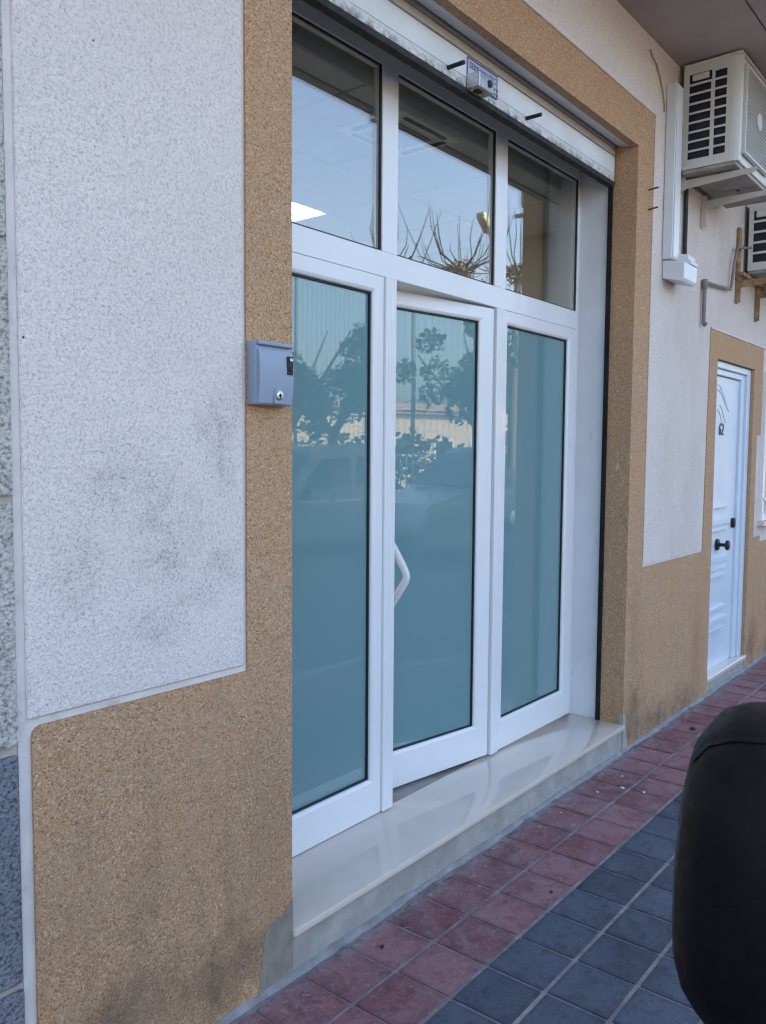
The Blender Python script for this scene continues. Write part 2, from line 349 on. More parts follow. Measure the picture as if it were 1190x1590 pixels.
def ring(bm, x0, x1, z0, z1, wl, wr, wb, wt, yf, dep, bead=.012, bd=.009, ch=.002):
    """a mitred frame: flat face, sloping inner bead, glazing rebate"""
    def rect(l, r, b, t, y): return [bm.verts.new(v) for v in ((x0+l, y, z0+b), (x1-r, y, z0+b), (x1-r, y, z1-t), (x0+l, y, z1-t))]
    rs = [rect(0, 0, 0, 0, yf+dep), rect(0, 0, 0, 0, yf+ch), rect(ch, ch, ch, ch, yf), rect(wl-bead, wr-bead, wb-bead, wt-bead, yf),
          rect(wl-bead*.3, wr-bead*.3, wb-bead*.3, wt-bead*.3, yf+bd*.45), rect(wl, wr, wb, wt, yf+bd), rect(wl, wr, wb, wt, yf+dep)]
    for a, b in zip(rs, rs[1:]+rs[:1]):
        for k in range(4): bm.faces.new((a[k], a[(k+1) % 4], b[(k+1) % 4], b[k]))
    return bm
def sqring(bm, x0, x1, z0, z1, w, y0, y1):
    """plain rectangular ring of width w (inside the given rectangle)"""
    for a in ((x0, x1, z0, z0+w), (x0, x1, z1-w, z1), (x0, x0+w, z0+w, z1-w), (x1-w, x1, z0+w, z1-w)): box(bm, a[0], a[1], y0, y1, a[2], a[3])
    return bm
def thing(name, label, cat, loc=(0, 0, 0), rz=0, group=None, kind=None):
    o = bpy.data.objects.new(name, None); COL.objects.link(o); o.location = loc; o.rotation_euler = (0, 0, rz); o.empty_display_size = .1
    return tag(o, label, cat, group, kind)
def tag(o, label=None, cat=None, group=None, kind=None):
    for k, v in (('label', label), ('category', cat), ('group', group), ('kind', kind)):
        if v: o[k] = v
    return o
def struct(name, bm, mat, label=None, parent=None):
    o = link(name, bm, mat, parent); o['kind'] = 'structure'
    if label: o['label'] = label
    return o
def copy(o, parent=None):
    c = o.copy(); COL.objects.link(c)
    if parent: c.parent = parent
    return c
def copy_tree(o, parent=None):
    c = copy(o, parent)
    for ch in list(o.children): copy_tree(ch, c)
    return c
def text(name, body, size, loc, rot, mat, parent=None, ext=.0008):
    cu = bpy.data.curves.new(name, 'FONT'); cu.body = body; cu.size = size; cu.extrude = ext; cu.materials.append(M[mat])
    tmp = bpy.data.objects.new(name, cu); COL.objects.link(tmp); bpy.context.view_layer.update()
    me = bpy.data.meshes.new_from_object(tmp.evaluated_get(bpy.context.evaluated_depsgraph_get())); bpy.data.objects.remove(tmp)
    me.materials.clear(); me.materials.append(M[mat])
    o = bpy.data.objects.new(name, me); COL.objects.link(o); o.location = loc; o.rotation_euler = rot
    if parent: o.parent = parent
    return o

G = -0.02          # pavement level
FZ = 3.675         # soffit level
# ================================================================== THE SETTING
# ---- ground
gb = new(); box(gb, -300, 300, -400, 60, -1.2, G-.16); struct('ground', gb, 'earth', 'bare ground reaching away beyond the street')
struct('road', B(-60, 90, -8.2, -1.75, -.3, G-.13), 'asphalt', 'dark asphalt street in front of the shop')
struct('pavement_bed', B(-30, 40, -1.62, .02, -.3, G-.004), 'grout', 'grey mortar bed and joints under the pavement tiles')
PAVE = bpy.data.objects['pavement_bed']; PAVE.name = 'pavement'
kb = new()
for i in range(-20, 40): box(kb, i, i+.992, -1.75, -1.625, -.3, G, .012)
struct('kerb', kb, 'kerb', 'grey kerb stones along the pavement edge')
kb = new()
for i in range(-20, 60): box(kb, i, i+.992, -8.35, -8.2, -.3, G, .012)
struct('far_kerb', kb, 'kerb', 'kerb on the far side of the street')
struct('far_pavement', B(-60, 90, -10.8, -8.35, -.3, G-.006), 'paver', 'pavement on the far side of the street')
TT = .198; TX0 = .0132; TY0 = -.2263; JX = .0055; JY = .0085     # tile lattice
def inview(p):
    v = Vector(p)-CAM; d = v.dot(F)
    if d < .3: return False
    a = 595+1292.6*v.dot(RV)/d; b = 795-1292.6*v.dot(UV)/d
    return -60 < a < 1260 and -60 < b < 1660
def tile_bm(sx, sy):
    bm = new(); box(bm, -sx/2, sx/2, -sy/2, sy/2, -.03, 0, 0)
    top = [e for e in bm.edges if all(v.co.z > -.001 for v in e.verts)] + [e for e in bm.edges if abs(e.verts[0].co.z-e.verts[1].co.z) > .02]
    bmesh.ops.bevel(bm, geom=top, offset=.004, segments=2, affect='EDGES', profile=.6); return bm
tile_me = {}
def tile_mesh(mat, v):
    if (mat, v) not in tile_me:
        bm = tile_bm(TT-2*JX*.8, TT-2*JY*.8)
        rr = random.Random(v*13+5)
        for q in bm.verts: q.co.x += rr.uniform(-.0009, .0009); q.co.y += rr.uniform(-.0009, .0009)
        o = link('tile', bm, mat); me = o.data; bpy.data.objects.remove(o); tile_me[(mat, v)] = me
    return tile_me[(mat, v)]
rest = {'red': new(), 'blue': new()}
for j in range(0, 8):
    y = TY0+TT*.5-TT*j
    mat = 'blue' if 2 <= j <= 4 else 'red'
    for i in range(-60, 120):
        x = TX0+TT*(i+.5)
        if inview((x, y, G)):
            o = bpy.data.objects.new('tile', tile_mesh(mat, random.randrange(5))); COL.objects.link(o); o.parent = PAVE
            o.location = (x, y, G+random.uniform(-.001, .0012)); o.rotation_euler = (random.uniform(-.004, .004), random.uniform(-.004, .004), random.uniform(-.003, .003))
        else:
            box(rest[mat], x-TT/2+JX*.8, x+TT/2-JX*.8, y-TT/2+JY*.8, y+TT/2-JY*.8, G-.03, G)
for k in rest:
    o = link('outer_tiles', rest[k], k, PAVE); o['kind'] = 'stuff'
# soft mortar fillet where step and wall meet the tiles
fb = new(); rr = random.Random(3); pts = []
xs_ = [-1.5+i*.05 for i in range(int(9.5/.05))]
prev = None
for x in xs_:
    a = .017+.005*math.sin(x*7)+rr.uniform(-.005, .006); h = .011+rr.uniform(-.003, .005)
    y0 = .012
    if 0 < x < 2.45: y0 = .03
    cur = [fb.verts.new((x, y0, G+h)), fb.verts.new((x, -.004, G+h*.85)), fb.verts.new((x, -a*.6, G+.006)), fb.verts.new((x, -a, G-.003))]
    if prev:
        for k in range(3): fb.faces.new((prev[k], cur[k], cur[k+1], prev[k+1]))
    prev = cur
o = link('mortar_fillet', fb, 'mortar', PAVE, smooth=True)
# crumbs of plaster and a dead leaf lying on the tiles
def crumb(name, x, y, s, mat, label, cat, grp=None):
    bm = new(); bmesh.ops.create_icosphere(bm, subdivisions=1, radius=s)
    rr = random.Random(int(x*1000))
    for v in bm.verts: v.co = v.co*rr.uniform(.6, 1.2); v.co.z *= .45
    o = link(name, bm, mat); o.location = (x, y, G+s*.35); return tag(o, label, cat, grp)
for x, y, s, w_ in ((1.98, -.20, .012, 'larger one near the step end'), (1.99, -.30, .011, 'second one near the step end'), (2.12, -.14, .007, 'farthest one by the step end'), (1.86, -.13, .008, 'close to the riser, right half'),
                    (1.55, -.10, .006, 'at the riser below the middle door')):
    crumb('plaster_crumb', x, y, s, 'crumb', 'tiny white plaster crumb on the red tiles, '+w_, 'crumb', 'plaster crumbs on the pavement')
crumb('dead_leaf', 3.05, -.17, .02, 'litter', 'small dark curled leaf on the red tiles by the tan wall', 'leaf')
crumb('pebble', .28, -.12, .008, 'litter', 'small dark pebble on the red tile by the step end', 'pebble')
crumb('pebble', .92, -.38, .008, 'litter', 'small dark pebble on a red tile beside the blue row', 'pebble')

# ---- the building with the shop
BLD = thing('shop_building', 'building with rough white panels and tan granular borders around the shop opening', 'building')
tan = [(-.794, -.05), (0, -.05), (0, 3.095), (2.452, 3.095), (2.452, -.05), (3.83, -.05), (3.83, 2.165), (4.68, 2.165), (4.68, -.05), (9, -.05), (9, .90), (4.98, .90),
       (4.98, .945), (4.80, .945), (4.80, 1.70), (4.90, 1.70), (4.90, 2.333), (3.68, 2.333), (3.655, .937), (2.664, .937), (2.664, 3.304), (-.172, 3.304), (-.172, .937), (-.772, .937), (-.785, .933), (-.792, .922), (-.794, .91)]
link('tan_border', prism(new(), tan, 0, .041, 'y'), 'tan', BLD)
for a in ((-.17, 0, -.05, 3.094), (2.452, 2.62, -.05, 3.12), (3.70, 3.83, -.05, 2.30), (4.68, 4.80, -.05, 2.30), (3.832, 4.678, 2.165, 2.30)): link('tan_reveal', B(a[0], a[1], .0412, .128, a[2], a[3]), 'tan', BLD)
rl = lambda x0, x1, z0, z1: B(x0, x1, .001, .05, z0, z1, .003)
link('white_panel', rl(-.803, -.184, .955, FZ-.002), 'white', BLD)
wp = [(2.676, .950), (3.643, .950), (3.668, 2.347), (4.912, 2.347), (4.912, 1.69), (4.812, 1.69), (4.812, .957), (9, .957), (9, FZ-.002), (-.172, FZ-.002), (-.172, 3.318), (2.676, 3.318)]
link('white_panel', prism(new(), wp, .002, .05, 'y'), 'white', BLD)
for a in ((-.822, -.08, -.3, FZ), (-.08, 2.55, 3.2, FZ), (2.55, 3.72, -.3, FZ), (4.76, 9, -.3, FZ), (3.72, 4.76, 2.25, FZ)): link('joint_backing', B(a[0], a[1], .0075, .126, a[2], a[3]), 'joint', BLD)
# raised thin bead between lintel border and upper panel
link('trim_bead', B(-.172, 2.676, -.004, .03, 3.306, 3.316, .002), 'joint', BLD)
link('trim_bead', B(3.68, 9, -.004, .03, 2.335, 2.346, .002), 'joint', BLD)
link('trim_bead', B(2.654, 2.6625, -.0025, .02, .95, 3.304, .002), 'tan', BLD)
for a in ((-2.2, -.012, .13, .46, -.3, FZ), (-.012, 2.49, .165, .30, 3.24, FZ), (2.52, 3.80, .13, .46, -.3, FZ), (4.72, 9, .13, .46, -.3, FZ), (3.80, 4.72, .13, .46, 2.2, FZ),
          (-.012, 2.52, .30, .46, 3.07, FZ), (-2.2, 9, 6.2, 6.4, -.3, FZ), (3.82, 4.70, .24, .30, -.3, 2.2)): link('wall', B(*a), 'inwall', BLD)
link('jamb_lining', B(2.462, 2.519, .153, .345, .10, 3.075, .002), 'reveal', BLD)
link('shutter_slot', B(2.475, 2.51, .1285, .1525, .10, 3.3), 'black', BLD)
link('cement_patch', prism(new(), [(-.112, .150), (-.104, .168), (-.092, .166), (-.08, .181), (-.065, .176), (-.05, .184), (-.038, .178), (-.022, .204), (-.01, .20), (.002, .216), (.002, -.03), (-.125, -.03), (-.138, -.005), (-.128, .02), (-.135, .045), (-.122, .06), (-.126, .085), (-.114, .10), (-.120, .125)], -.0025, .02, 'y', .0012), 'patch', BLD)
link('cement_patch', prism(new(), [(2.4485, -.03), (2.4485, .185), (2.475, .175), (2.487, .10), (2.50, .04), (2.52, -.03)], -.003, .02, 'y', .0012), 'cement', BLD)
sb = new(); box(sb, -14, 16, -.93, -.478, FZ, FZ+.3); box(sb, -14, 16, -.466, .13, FZ, FZ+.3); box(sb, -14, 16, -.478, -.466, FZ+.012, FZ+.3)
link('soffit', sb, 'soffit', BLD)
ub = new(); box(ub, -14, 16, -.93, 7, FZ+.301, 9.5); box(ub, -14, -2.2, .47, 7, -.3, FZ); box(ub, 9, 16, .002, 7, -.3, FZ)
link('unseen_upper_storey', ub, 'upper', BLD)  # floors out of view, added to block light and made tall to shade the street
link('balcony_edge', B(-14, 16, -.95, -.931, FZ-.02, FZ+1.1, .004), 'upper', BLD)
# house door 62
DX0, DX1, DY = 3.83, 4.68, .05
LX = DX1-.155
dr = link('door', B(DX0-.02, LX, DY+.012, DY+.05, .085, 2.075, .002), 'door', BLD)
db_ = new()
for a in ((LX+.003, DX1-.078, DY-.008, DY+.05, .085, 2.16), (DX1-.0775, DX1-.004, DY-.026, DY+.05, .085, 2.162), (DX0+.001, LX+.002, DY-.008, DY+.05, 2.078, 2.118), (DX0+.001, DX1-.078, DY-.026, DY+.05, 2.1185, 2.162)): box(db_, *a, .004)
link('door_frame', db_, 'door', dr)
link('threshold', B(DX0-.005, DX1+.005, -.012, .11, .055, .085, .004), 'marble', BLD)
link('door_step', B(DX0+.0, DX1-.0, .004, .11, -.2, .054), 'cement', BLD)
for z, big in ((1.20, 0), (1.105, 1), (1.045, 0), (.845, 1), (.775, 0), (.725, 0), (.50, 0), (.42, 1), (.355, 0)):
    x1 = LX-.20 if not big else LX-.155
    link('moulding', prism(new(), [(DX0-.01, z+.012), (x1-.012, z+.012), (x1, z-.002), (x1-.02, z-.012 if not big else z-.03), (DX0-.01, z-.012 if not big else z-.03)], DY-.008, DY+.02, 'y', .004), 'door', dr)
kx, kz = 4.135, .94
kn = new(); cyl(kn, (kx, DY+.004, kz), .040, .016, 'y', 20, .004); cyl(kn, (kx, DY-.03, kz), .012, .06, 'y', 12); cyl(kn, (kx, DY-.062, kz), .034, .022, 'y', 20, .008)
link('knob', kn, 'iron', dr, smooth=True)
link('lock', prism(new(), [(LX-.06+.024*math.cos(a), 1.07+.036*math.sin(a)) for a in [2*math.pi*k/18 for k in range(18)]], DY-.012, DY+.02, 'y', .004), 'iron', dr, smooth=True)
text('house_number', '62', .115, (4.095, DY+.010, 1.685), (R(90), 0, 0), 'digit', dr, .003)
def swirl(x, z, L, amp, wd):
    bm = new(); prev = None
    for k in range(17):
        t = k/16; xx = x+L*t; zz = z+amp*math.sin(t*math.pi*1.35+.35)-.08*t; ww = wd*(.15+math.sin(math.pi*t)); y = DY+.0085
        cur = [bm.verts.new(p) for p in ((xx, y+.006, zz+ww), (xx, y, zz+ww), (xx, y, zz-ww), (xx, y+.006, zz-ww))]
        if prev:
            for q in range(3): bm.faces.new((prev[q], cur[q], cur[q+1], prev[q+1]))
        prev = cur
    return bm
for a in ((4.04, 1.965, .27, .035, .014), (4.02, 2.0, .24, .035, .003), (4.08, 1.875, .16, .025, .004), (4.05, 1.845, .14, .02, .006)):
    link('etched_swirl', swirl(*a), 'doord', dr)
# barred window at the far right
wn = link('window', B(4.99, 6.3, .02, .03, 1.07, 2.15), 'vglass', BLD)
link('window_frame', ring(new(), 4.93, 6.4, 1.06, 2.17, .06, .06, .05, .05, -.022, .045), 'alu', wn)
link('window_frame', B(4.99, 6.3, -.01, .018, 1.88, 1.92, .003), 'alu', wn)
for k in range(10): link('window_bar', B(5.06+k*.12, 5.076+k*.12, -.036, -.024, 1.08, 2.15, .003), 'alu', wn)
link('window_bar', B(4.95, 6.38, -.034, -.0235, 1.21, 1.235, .003), 'alu', wn)
link('window_sill', B(4.90, 6.45, -.05, .02, 1.02, 1.058, .005), 'marble', wn)

# ---- neighbour on the left
NBR = thing('neighbour_building', 'neighbouring building of rough grey-white blocks at the left edge', 'building')
link('joint_bed', B(-6, -.8235, .008, 7, -.3, FZ), 'nbj', NBR)
zz = [-.05, .362, .377, .885, .905, 1.425, 1.442, 1.958, 1.974, 2.49, 2.506, 3.02, 3.036, 3.55]
for i in range(0, len(zz), 2):
    for k, (a, c) in enumerate(((-1.62, -.825), (-2.45, -1.632), (-3.28, -2.462))):
        link('block', B(a, c, -.006+.002*((i+k) % 3), .05, zz[i], zz[i+1], .006, 2), 'nbd' if zz[i+1] < .9 else 'nbl', NBR)

# ---- shop room behind the glass
RX0, RX1, RY1, CZ = -1.2, 3.35, 6.1, 2.99
struct('shop_floor', B(RX0, RX1, .326, RY1, -.2, .098), 'inwall', 'shop floor inside the glazed front')
for k in range(34):
    x = RX0+.02+k*.134
    if x > RX1-.14: break
    for q, (a, c) in enumerate(((.327, 1.2+.37*((k*5) % 3)), (1.2+.37*((k*5) % 3), 3.6), (3.6, RY1-.02))):
        link('plank', B(x, x+.1325, a+.0015, c, .06, .1185+.0003*(k % 2), .001), 'plank', bpy.data.objects['shop_floor'])
for a in ((RX0-.1, RX0, .47, RY1, .0, FZ-.01), (RX1, RX1+.1, .47, RY1, .0, FZ-.01), (RX0, RX1, RY1, RY1+.09, 0, FZ-.01)): struct('room_wall', B(*a), 'inwall', 'pale inner wall of the shop')
struct('ceiling', B(RX0, RX1, .47, RY1, CZ+.012, CZ+.1), 'grid', 'suspended tile ceiling inside the shop')
CE = bpy.data.objects['ceiling']
ct = link('ceiling_tile', B(.007, .593, .007, .593, -.004, .011, .003), 'ceil', CE); ct_me = ct.data; bpy.data.objects.remove(ct)
gx0, gy0 = 2.09-.6*6, 1.8-.6*3
lights = [(5, 3), (5, 6), (2, 3), (2, 6)]
for i in range(8):
    for j in range(0, 10):
        x, y = gx0+.6*i, gy0+.6*j
        if x < RX0-.01 or x+.6 > RX1 or y+.6 > RY1: continue
        if (i, j) in lights: continue
        if y < .46:
            if y+.6 < .5: continue
            link('ceiling_tile', B(x+.007, x+.593, .475, y+.593, CZ-.004, CZ+.011, .003), 'ceil', CE); continue
        o = bpy.data.objects.new('ceiling_tile', ct_me); COL.objects.link(o); o.parent = CE; o.location = (x, y, CZ)
places = ['nearest the glass, in the first upper pane', 'behind the nearest one', 'left of the nearest one', 'farthest back on the left']
for n_, (i, j) in enumerate(lights):
    x, y = gx0+.6*i, gy0+.6*j
    t = thing('ceiling_light', 'square lit ceiling panel in the shop, '+places[n_], 'ceiling light', (x, y, CZ), 0, 'lit ceiling panels in the shop')
    link('frame', sqring_bm if False else sqring(new(), .004, .596, .004, .596, .012, 0, .01), 'alu', t)
    # the ring helper works in x/z, so turn it flat
    f = t.children[0]; f.rotation_euler = (R(-90), 0, 0); f.location = (0, 0, .006); f.scale = (1, 1, -1)
    link('diffuser', B(.017, .583, .017, .583, -.002, .008), 'panel_light', t)
cs = thing('ceiling_cassette', 'square air conditioning cassette in the shop ceiling behind the middle upper pane', 'air conditioner', (1.12, .485, CZ-.006))
cs.scale = (.75, .6, 1)
link('panel', B(.0, .6, .0, .6, -.018, .006, .006), 'alu', cs)
for a in ((.10, .5, .04, .075), (.10, .5, .525, .56), (.04, .075, .10, .5), (.525, .56, .10, .5)): link('vent_slot', B(a[0], a[1], a[2], a[3], -.022, -.017), 'gasket', cs)
gl = new()
for k in range(9): box(gl, .14, .46, .15+k*.037, .165+k*.037, -.024, -.019)
link('intake_grille', gl, 'grid', cs)

# ---- sill and step
SIL = thing('door_step', 'low step with polished cream stone sill and cement riser before the shop doors', 'step')
sp = [(.001, .33), (.001, .012), (.012, -.010), (.03, -.012), (2.449, -.012), (2.458, .0), (2.458, .33)]
link('sill', prism(new(), [(.001, -.006), (.004, -.012), (2.458, -.012), (2.458, .324), (.001, .324)], .098, .122, 'z', .003), 'marble', SIL, smooth=True)
link('riser', B(-.0, 2.462, .003, .30, -.2, .0975, .003), 'cement', SIL)

# ---- glazed shop front
SF = thing('shopfront', 'white aluminium glazed shop front with three frosted lower panes and three clear upper panes', 'shop front', (0, 0, 0))
D = .3096
PY = D+.014      # pane face
link('outer_frame', B(-.04, .022, D, D+.05, .1225, 3.062, .002), 'alu', SF)
link('outer_frame', B(2.4367, 2.4735, D, D+.05, .1225, 3.062, .002), 'alu', SF)
link('outer_frame', B(.0225, 2.4362, D+.0004, D+.05, 2.982, 3.062, .002), 'alu', SF)
link('transom', B(.022, 2.4362, D-.001, D+.10, 2.2065, 2.3006, .002), 'alu', SF)
for x0, x1 in ((.7883, .8822), (1.6024, 1.7011)): link('mullion', B(x0, x1, D-.0005, D+.047, 2.3006, 2.985, .002), 'alu', SF)
def pane(parent, x0, x1, z0, z1, yf, mat, name='pane', bev=0, dy=.0):
    p = link(name, B(x0-.004, x1+.004, yf+.016, yf+.026, z0-.004, z1+.004), mat, parent)
    g = link('gasket', sqring(new(), x0-.0005, x1+.0005, z0-.0005, z1+.0005, .0065, yf+.0065, yf+.0158), 'gasket', p)
    return p
for x0, x1 in ((.0225, .788), (.8825, 1.602), (1.7015, 2.4365)): pane(SF, x0, x1, 2.301, 2.9818, D, 'glass', 'upper_pane')
def panel(x0, x1, wl, wr):
    f = link('fixed_panel', ring(new(), x0, x1, .1235, 2.2055, wl, wr, .1455, .0635, D-.001, .046), 'alu', SF)
    pane(f, x0+wl, x1-wr, .269, 2.142, D+.008, 'frost')
    return f
panel(.0225, .8005, .05, .0605); panel(1.6785, 2.4355, .0505, .0805)
for x0, x1 in ((.8015, .8675), (1.6135, 1.6775)):
    pb = new(); box(pb, x0, x1, D-.012, D+.045, .1235, 2.2055, .005, 2)
    for k in (.25, .5, .75): box(pb, x0+(x1-x0)*k-.001, x0+(x1-x0)*k+.001, D-.0128, D-.011, .13, 2.2)
    link('door_post', pb, 'alu', SF)
# opened middle leaf: mesh in local coordinates with its hinge at the origin
LW = .722
lf = link('door_leaf', ring(new(), -LW, 0, .128, 2.199, .09, .092, .155, .064, 0, .046), 'alu', SF)
lf.location = (1.602, D+.001, 0); lf.rotation_euler = (0, 0, R(-9.0))
pane(lf, -LW+.09, -.092, .283, 2.135, .008, 'frost')
hx = -LW+.048
hb = new()
pts = []
for k in range(25):
    a = -1+2*k/24; pts.append((hx, -.142+.142*(math.sqrt(a*a+.008)-math.sqrt(.008))/(math.sqrt(1.008)-math.sqrt(.008)), 1.052-a*.19))
# flattened tube: two passes give an oval bow
tube(hb, pts, .018, 12, (1, 0, 0))
for v in hb.verts: v.co.x = hx+(v.co.x-hx)*.62
link('handle', hb, 'alu', lf, smooth=True)

# ---- roller shutter
RS = thing('roller_shutter', 'rolled-up white metal roller shutter with scuffed bottom bar above the shop doors', 'roller shutter')
link('bottom_bar', B(.002, 2.440, .118, .142, 2.93, 3.060, .004, 2), 'shutter', RS)
link('bar_rib', B(.004, 2.438, .1155, .119, 2.972, 2.976, .001), 'shutter', RS)
link('bottom_seal', prism(new(), [(.112, 2.932), (.150, 2.932), (.155, 2.922), (.15, 2.912), (.118, 2.914)], .004, 2.438, 'x'), 'rubber', RS)
for k in range(4):
    z = 3.0625+k*.040
    link('slat', prism(new(), [(.128, z), (.118, z+.004), (.1150, z+.018), (.118, z+.032), (.127, z+.038), (.135, z+.038), (.137, z)], .004, 2.436, 'x'), 'slat', RS, smooth=True)
link('lintel_strip', prism(new(), [(.0415, 3.0985), (.106, 3.112), (.106, 3.13), (.0415, 3.13)], .0, 2.451, 'x', .002), 'trunk_w', RS)
link('slot_shadow_board', B(-.0, 2.47, .16, .30, 3.10, 3.23), 'soffit', RS)
link('guide', B(2.441, 2.4745, .1285, .1515, .123, 3.09, .001), 'black', RS)
for x in (.93, 1.52):
    link('bolt', T([(x, .118, 2.966), (x, .045, 2.966)], .008, 10), 'gasket', RS)
lb = link('label_plate', B(1.055, 1.275, .114, .1175, 2.962, 3.052, .0008), 'label', RS)
link('label_border', sqring(new(), 1.055, 1.275, 2.962, 3.052, .005, .1128, .1138), 'ink', lb)
text('lettering', 'SERRAMATIC', .034, (1.068, .1128, 3.015), (R(90), 0, 0), 'ink', lb, .0004)
for z, s in ((2.99, .016), (2.972, .016)): text('lettering', '966 30 10 24', s, (1.195, .1128, z), (R(90), 0, 0), 'ink', lb, .0004)
lk = link('lock_body', B(1.05, 1.155, .055, .1135, 2.925, 2.985, .004, 2), 'steel', RS)
link('lock_keyhole', B(1.075, 1.105, .075, .098, 2.921, 2.926), 'gasket', lk)
link('lock_cylinder', cyl(new(), (1.125, .054, 2.957), .014, .006, 'y', 16), 'gasket', lk)

# ---- key switch box on the tan pier
KB = thing('key_switch_box', 'small blue-grey metal key switch box on the tan pier left of the glass', 'switch box')
x0, x1, z0, z1 = -.172, -.040, 1.666, 1.836
link('case', B(x0, x1, -.036, -.0005, z0, z1, .003, 2), 'boxg', KB, smooth=True)
prof = [(-.0355, z0+.002), (-.041, z0+.004), (-.0465, z0+.05), (-.0475, z0+.095), (-.045, z0+.135), (-.0405, z0+.1475), (-.0355, z0+.149)]
lid = link('lid', prism(new(), prof, x0+.005, x1-.001, 'x'), 'boxg', KB, smooth=True)
link('top_lip', B(x0+.002, x1, -.047, -.035, z1-.012, z1-.001, .003, 2), 'boxg', KB, smooth=True)
sw = link('switch', B(x1-.026, x1-.006, -.0515, -.046, z0+.085, z0+.135, .001), 'gasket', KB)
link('button', B(x1-.021, x1-.011, -.0565, -.0515, z0+.12, z0+.131, .002), 'steel', sw); link('button', B(x1-.021, x1-.011, -.0555, -.0515, z0+.094, z0+.106, .002), 'gasket', sw)
arch = [(.017*math.cos(a), .017*math.sin(a)) for a in [math.pi*k/12 for k in range(13)]]
cx = x0+.075
link('lock_recess', prism(new(), [(cx+.017, z0+.004)]+[(cx+p[0], z0+.032+p[1]) for p in arch]+[(cx-.017, z0+.004)], -.0485, -.040, 'y', .001), 'boxg', lid)
link('lock', cyl(new(), (cx-.001, -.05, z0+.026), .0125, .006, 'y', 20, .001), 'steel', KB, smooth=True)
kk = new(); box(kk, cx-.006, cx+.004, -.0545, -.0528, z0+.0245, z0+.0275); box(kk, cx-.0025, cx+.0005, -.0545, -.0528, z0+.02, z0+.032); link('keyhole', kk, 'gasket', KB)

# ---- first air conditioner
def holes_plate(bm, y0, y1, z0, z1, holes, x, th):
    """plate in the y/z plane at x with rectangular holes"""
    ys = sorted({y0, y1, *[h[0] for h in holes], *[h[1] for h in holes]}); zs = sorted({z0, z1, *[h[2] for h in holes], *[h[3] for h in holes]})
    for a, b in zip(ys, ys[1:]):
        run = None
        for c, d in zip(zs, zs[1:]):
            my, mz = (a+b)/2, (c+d)/2
            if any(h[0] < my < h[1] and h[2] < mz < h[3] for h in holes): continue
            vs = [bm.verts.new((x, yy, zz_)) for yy, zz_ in ((a, c), (b, c), (b, d), (a, d))]; bm.faces.new(vs)
    bmesh.ops.remove_doubles(bm, verts=bm.verts, dist=1e-5)
    r = bmesh.ops.extrude_face_region(bm, geom=list(bm.faces)); 
    for v in r['geom']:
        if isinstance(v, bmesh.types.BMVert): v.co.x += th
    return bm
def ac_unit(X, yw, yf, z0, z1, W, label, rows, nm='air_conditioner'):
    t = thing(nm, label, 'air conditioner', (0, 0, 0), 0, 'air conditioner outdoor units')
    H = z1-z0; yc = yf+.055                     # yf front, corner column begins at yc
    holes = []
    n = rows
    zt = z1-.055; zb = z0+.045; ph = (zt-zb)/n
    ym = yw-.03-(yw-.03-yc-.02)*.62
    for k in range(n):
        a, b = zb+k*ph+ph*.11, zb+(k+1)*ph-ph*.11
        if k < n-1: holes.append((ym+.008, yw-.03, a, b))
        else: holes.append((ym+.004, yw-.03, a, b+.01))
        holes.append((yc+.022, ym-.012, a, b))
    sp_ = link('side_panel', holes_plate(new(), yc, yw, z0, z1, holes, X, .004), 'acw', t)
    link('grab_handle', B(X-.004, X+.01, ym+.02, yw-.045, zt-ph*.62, zt+.002, .004), 'acw', sp_)
    link('fin_block', B(X+.012, X+W-.03, yf+.06, yw-.006, z0+.01, z1-.012), 'acd', t)
    body = new(); box(body, X+.03, X+W, yf+.012, yw-.001, z0+.001, z1-.002, .004)
    cc = [(X, yc-.0005), (X+.002, yf+.028), (X+.015, yf+.008), (X+.045, yf+.004), (X+.045, yc-.0005)]
    prism(body, cc, z0, z1-.004, 'z')
    link('body', body, 'acw', t, smooth=True)
    link('base_pan', B(X+.002, X+W-.002, yf+.02, yw-.004, z0-.022, z0-.0015, .003), 'acb', t)
    link('top_cover', B(X-.003, X+W+.003, yf+.001, yw+.001, z1-.002, z1+.008, .003), 'acw', t)
    # fan grille: raised rim, lattice, round badge
    gx0_, gx1_, gz0, gz1 = X+.05, X+W*.68, z0+.045, z1-.045
    gr = link('fan_grille', ring(new(), gx0_, gx1_, gz0, gz1, .014, .014, .014, .014, yf-.014, .02, .004, .004), 'acw', t)
    link('fan_opening', B(gx0_+.012, gx1_-.012, yf+.0, yf+.006, gz0+.012, gz1-.012), 'acd', gr)
    lt = new(); w_ = gx1_-gx0_-.028; h_ = gz1-gz0-.028
    st = .019; n1 = int(w_/st); n2 = int(h_/st)
    for k in range(n1+1): box(lt, gx0_+.014+k*st, gx0_+.0175+k*st, yf-.011, yf-.0085, gz0+.014, gz1-.014)
    for k in range(n2+1): box(lt, gx0_+.014, gx1_-.014, yf-.0083, yf-.0058, gz0+.014+k*st, gz0+.0185+k*st)
    link('lattice', lt, 'acw', gr)
    link('badge', cyl(new(), ((gx0_+gx1_)/2, yf-.014, (gz0+gz1)/2), .045, .006, 'y', 24, .001), 'trunk_w', gr)
    return t
ac_unit(2.985, -.03, -.335, 3.105, 3.655, .80, 'white air conditioner outdoor unit on cream brackets under the soffit', 9)
ac_unit(4.30, -.03, -.335, 2.79, 3.235, .76, 'lower air conditioner unit on rusty brackets cut off by the right edge', 5)
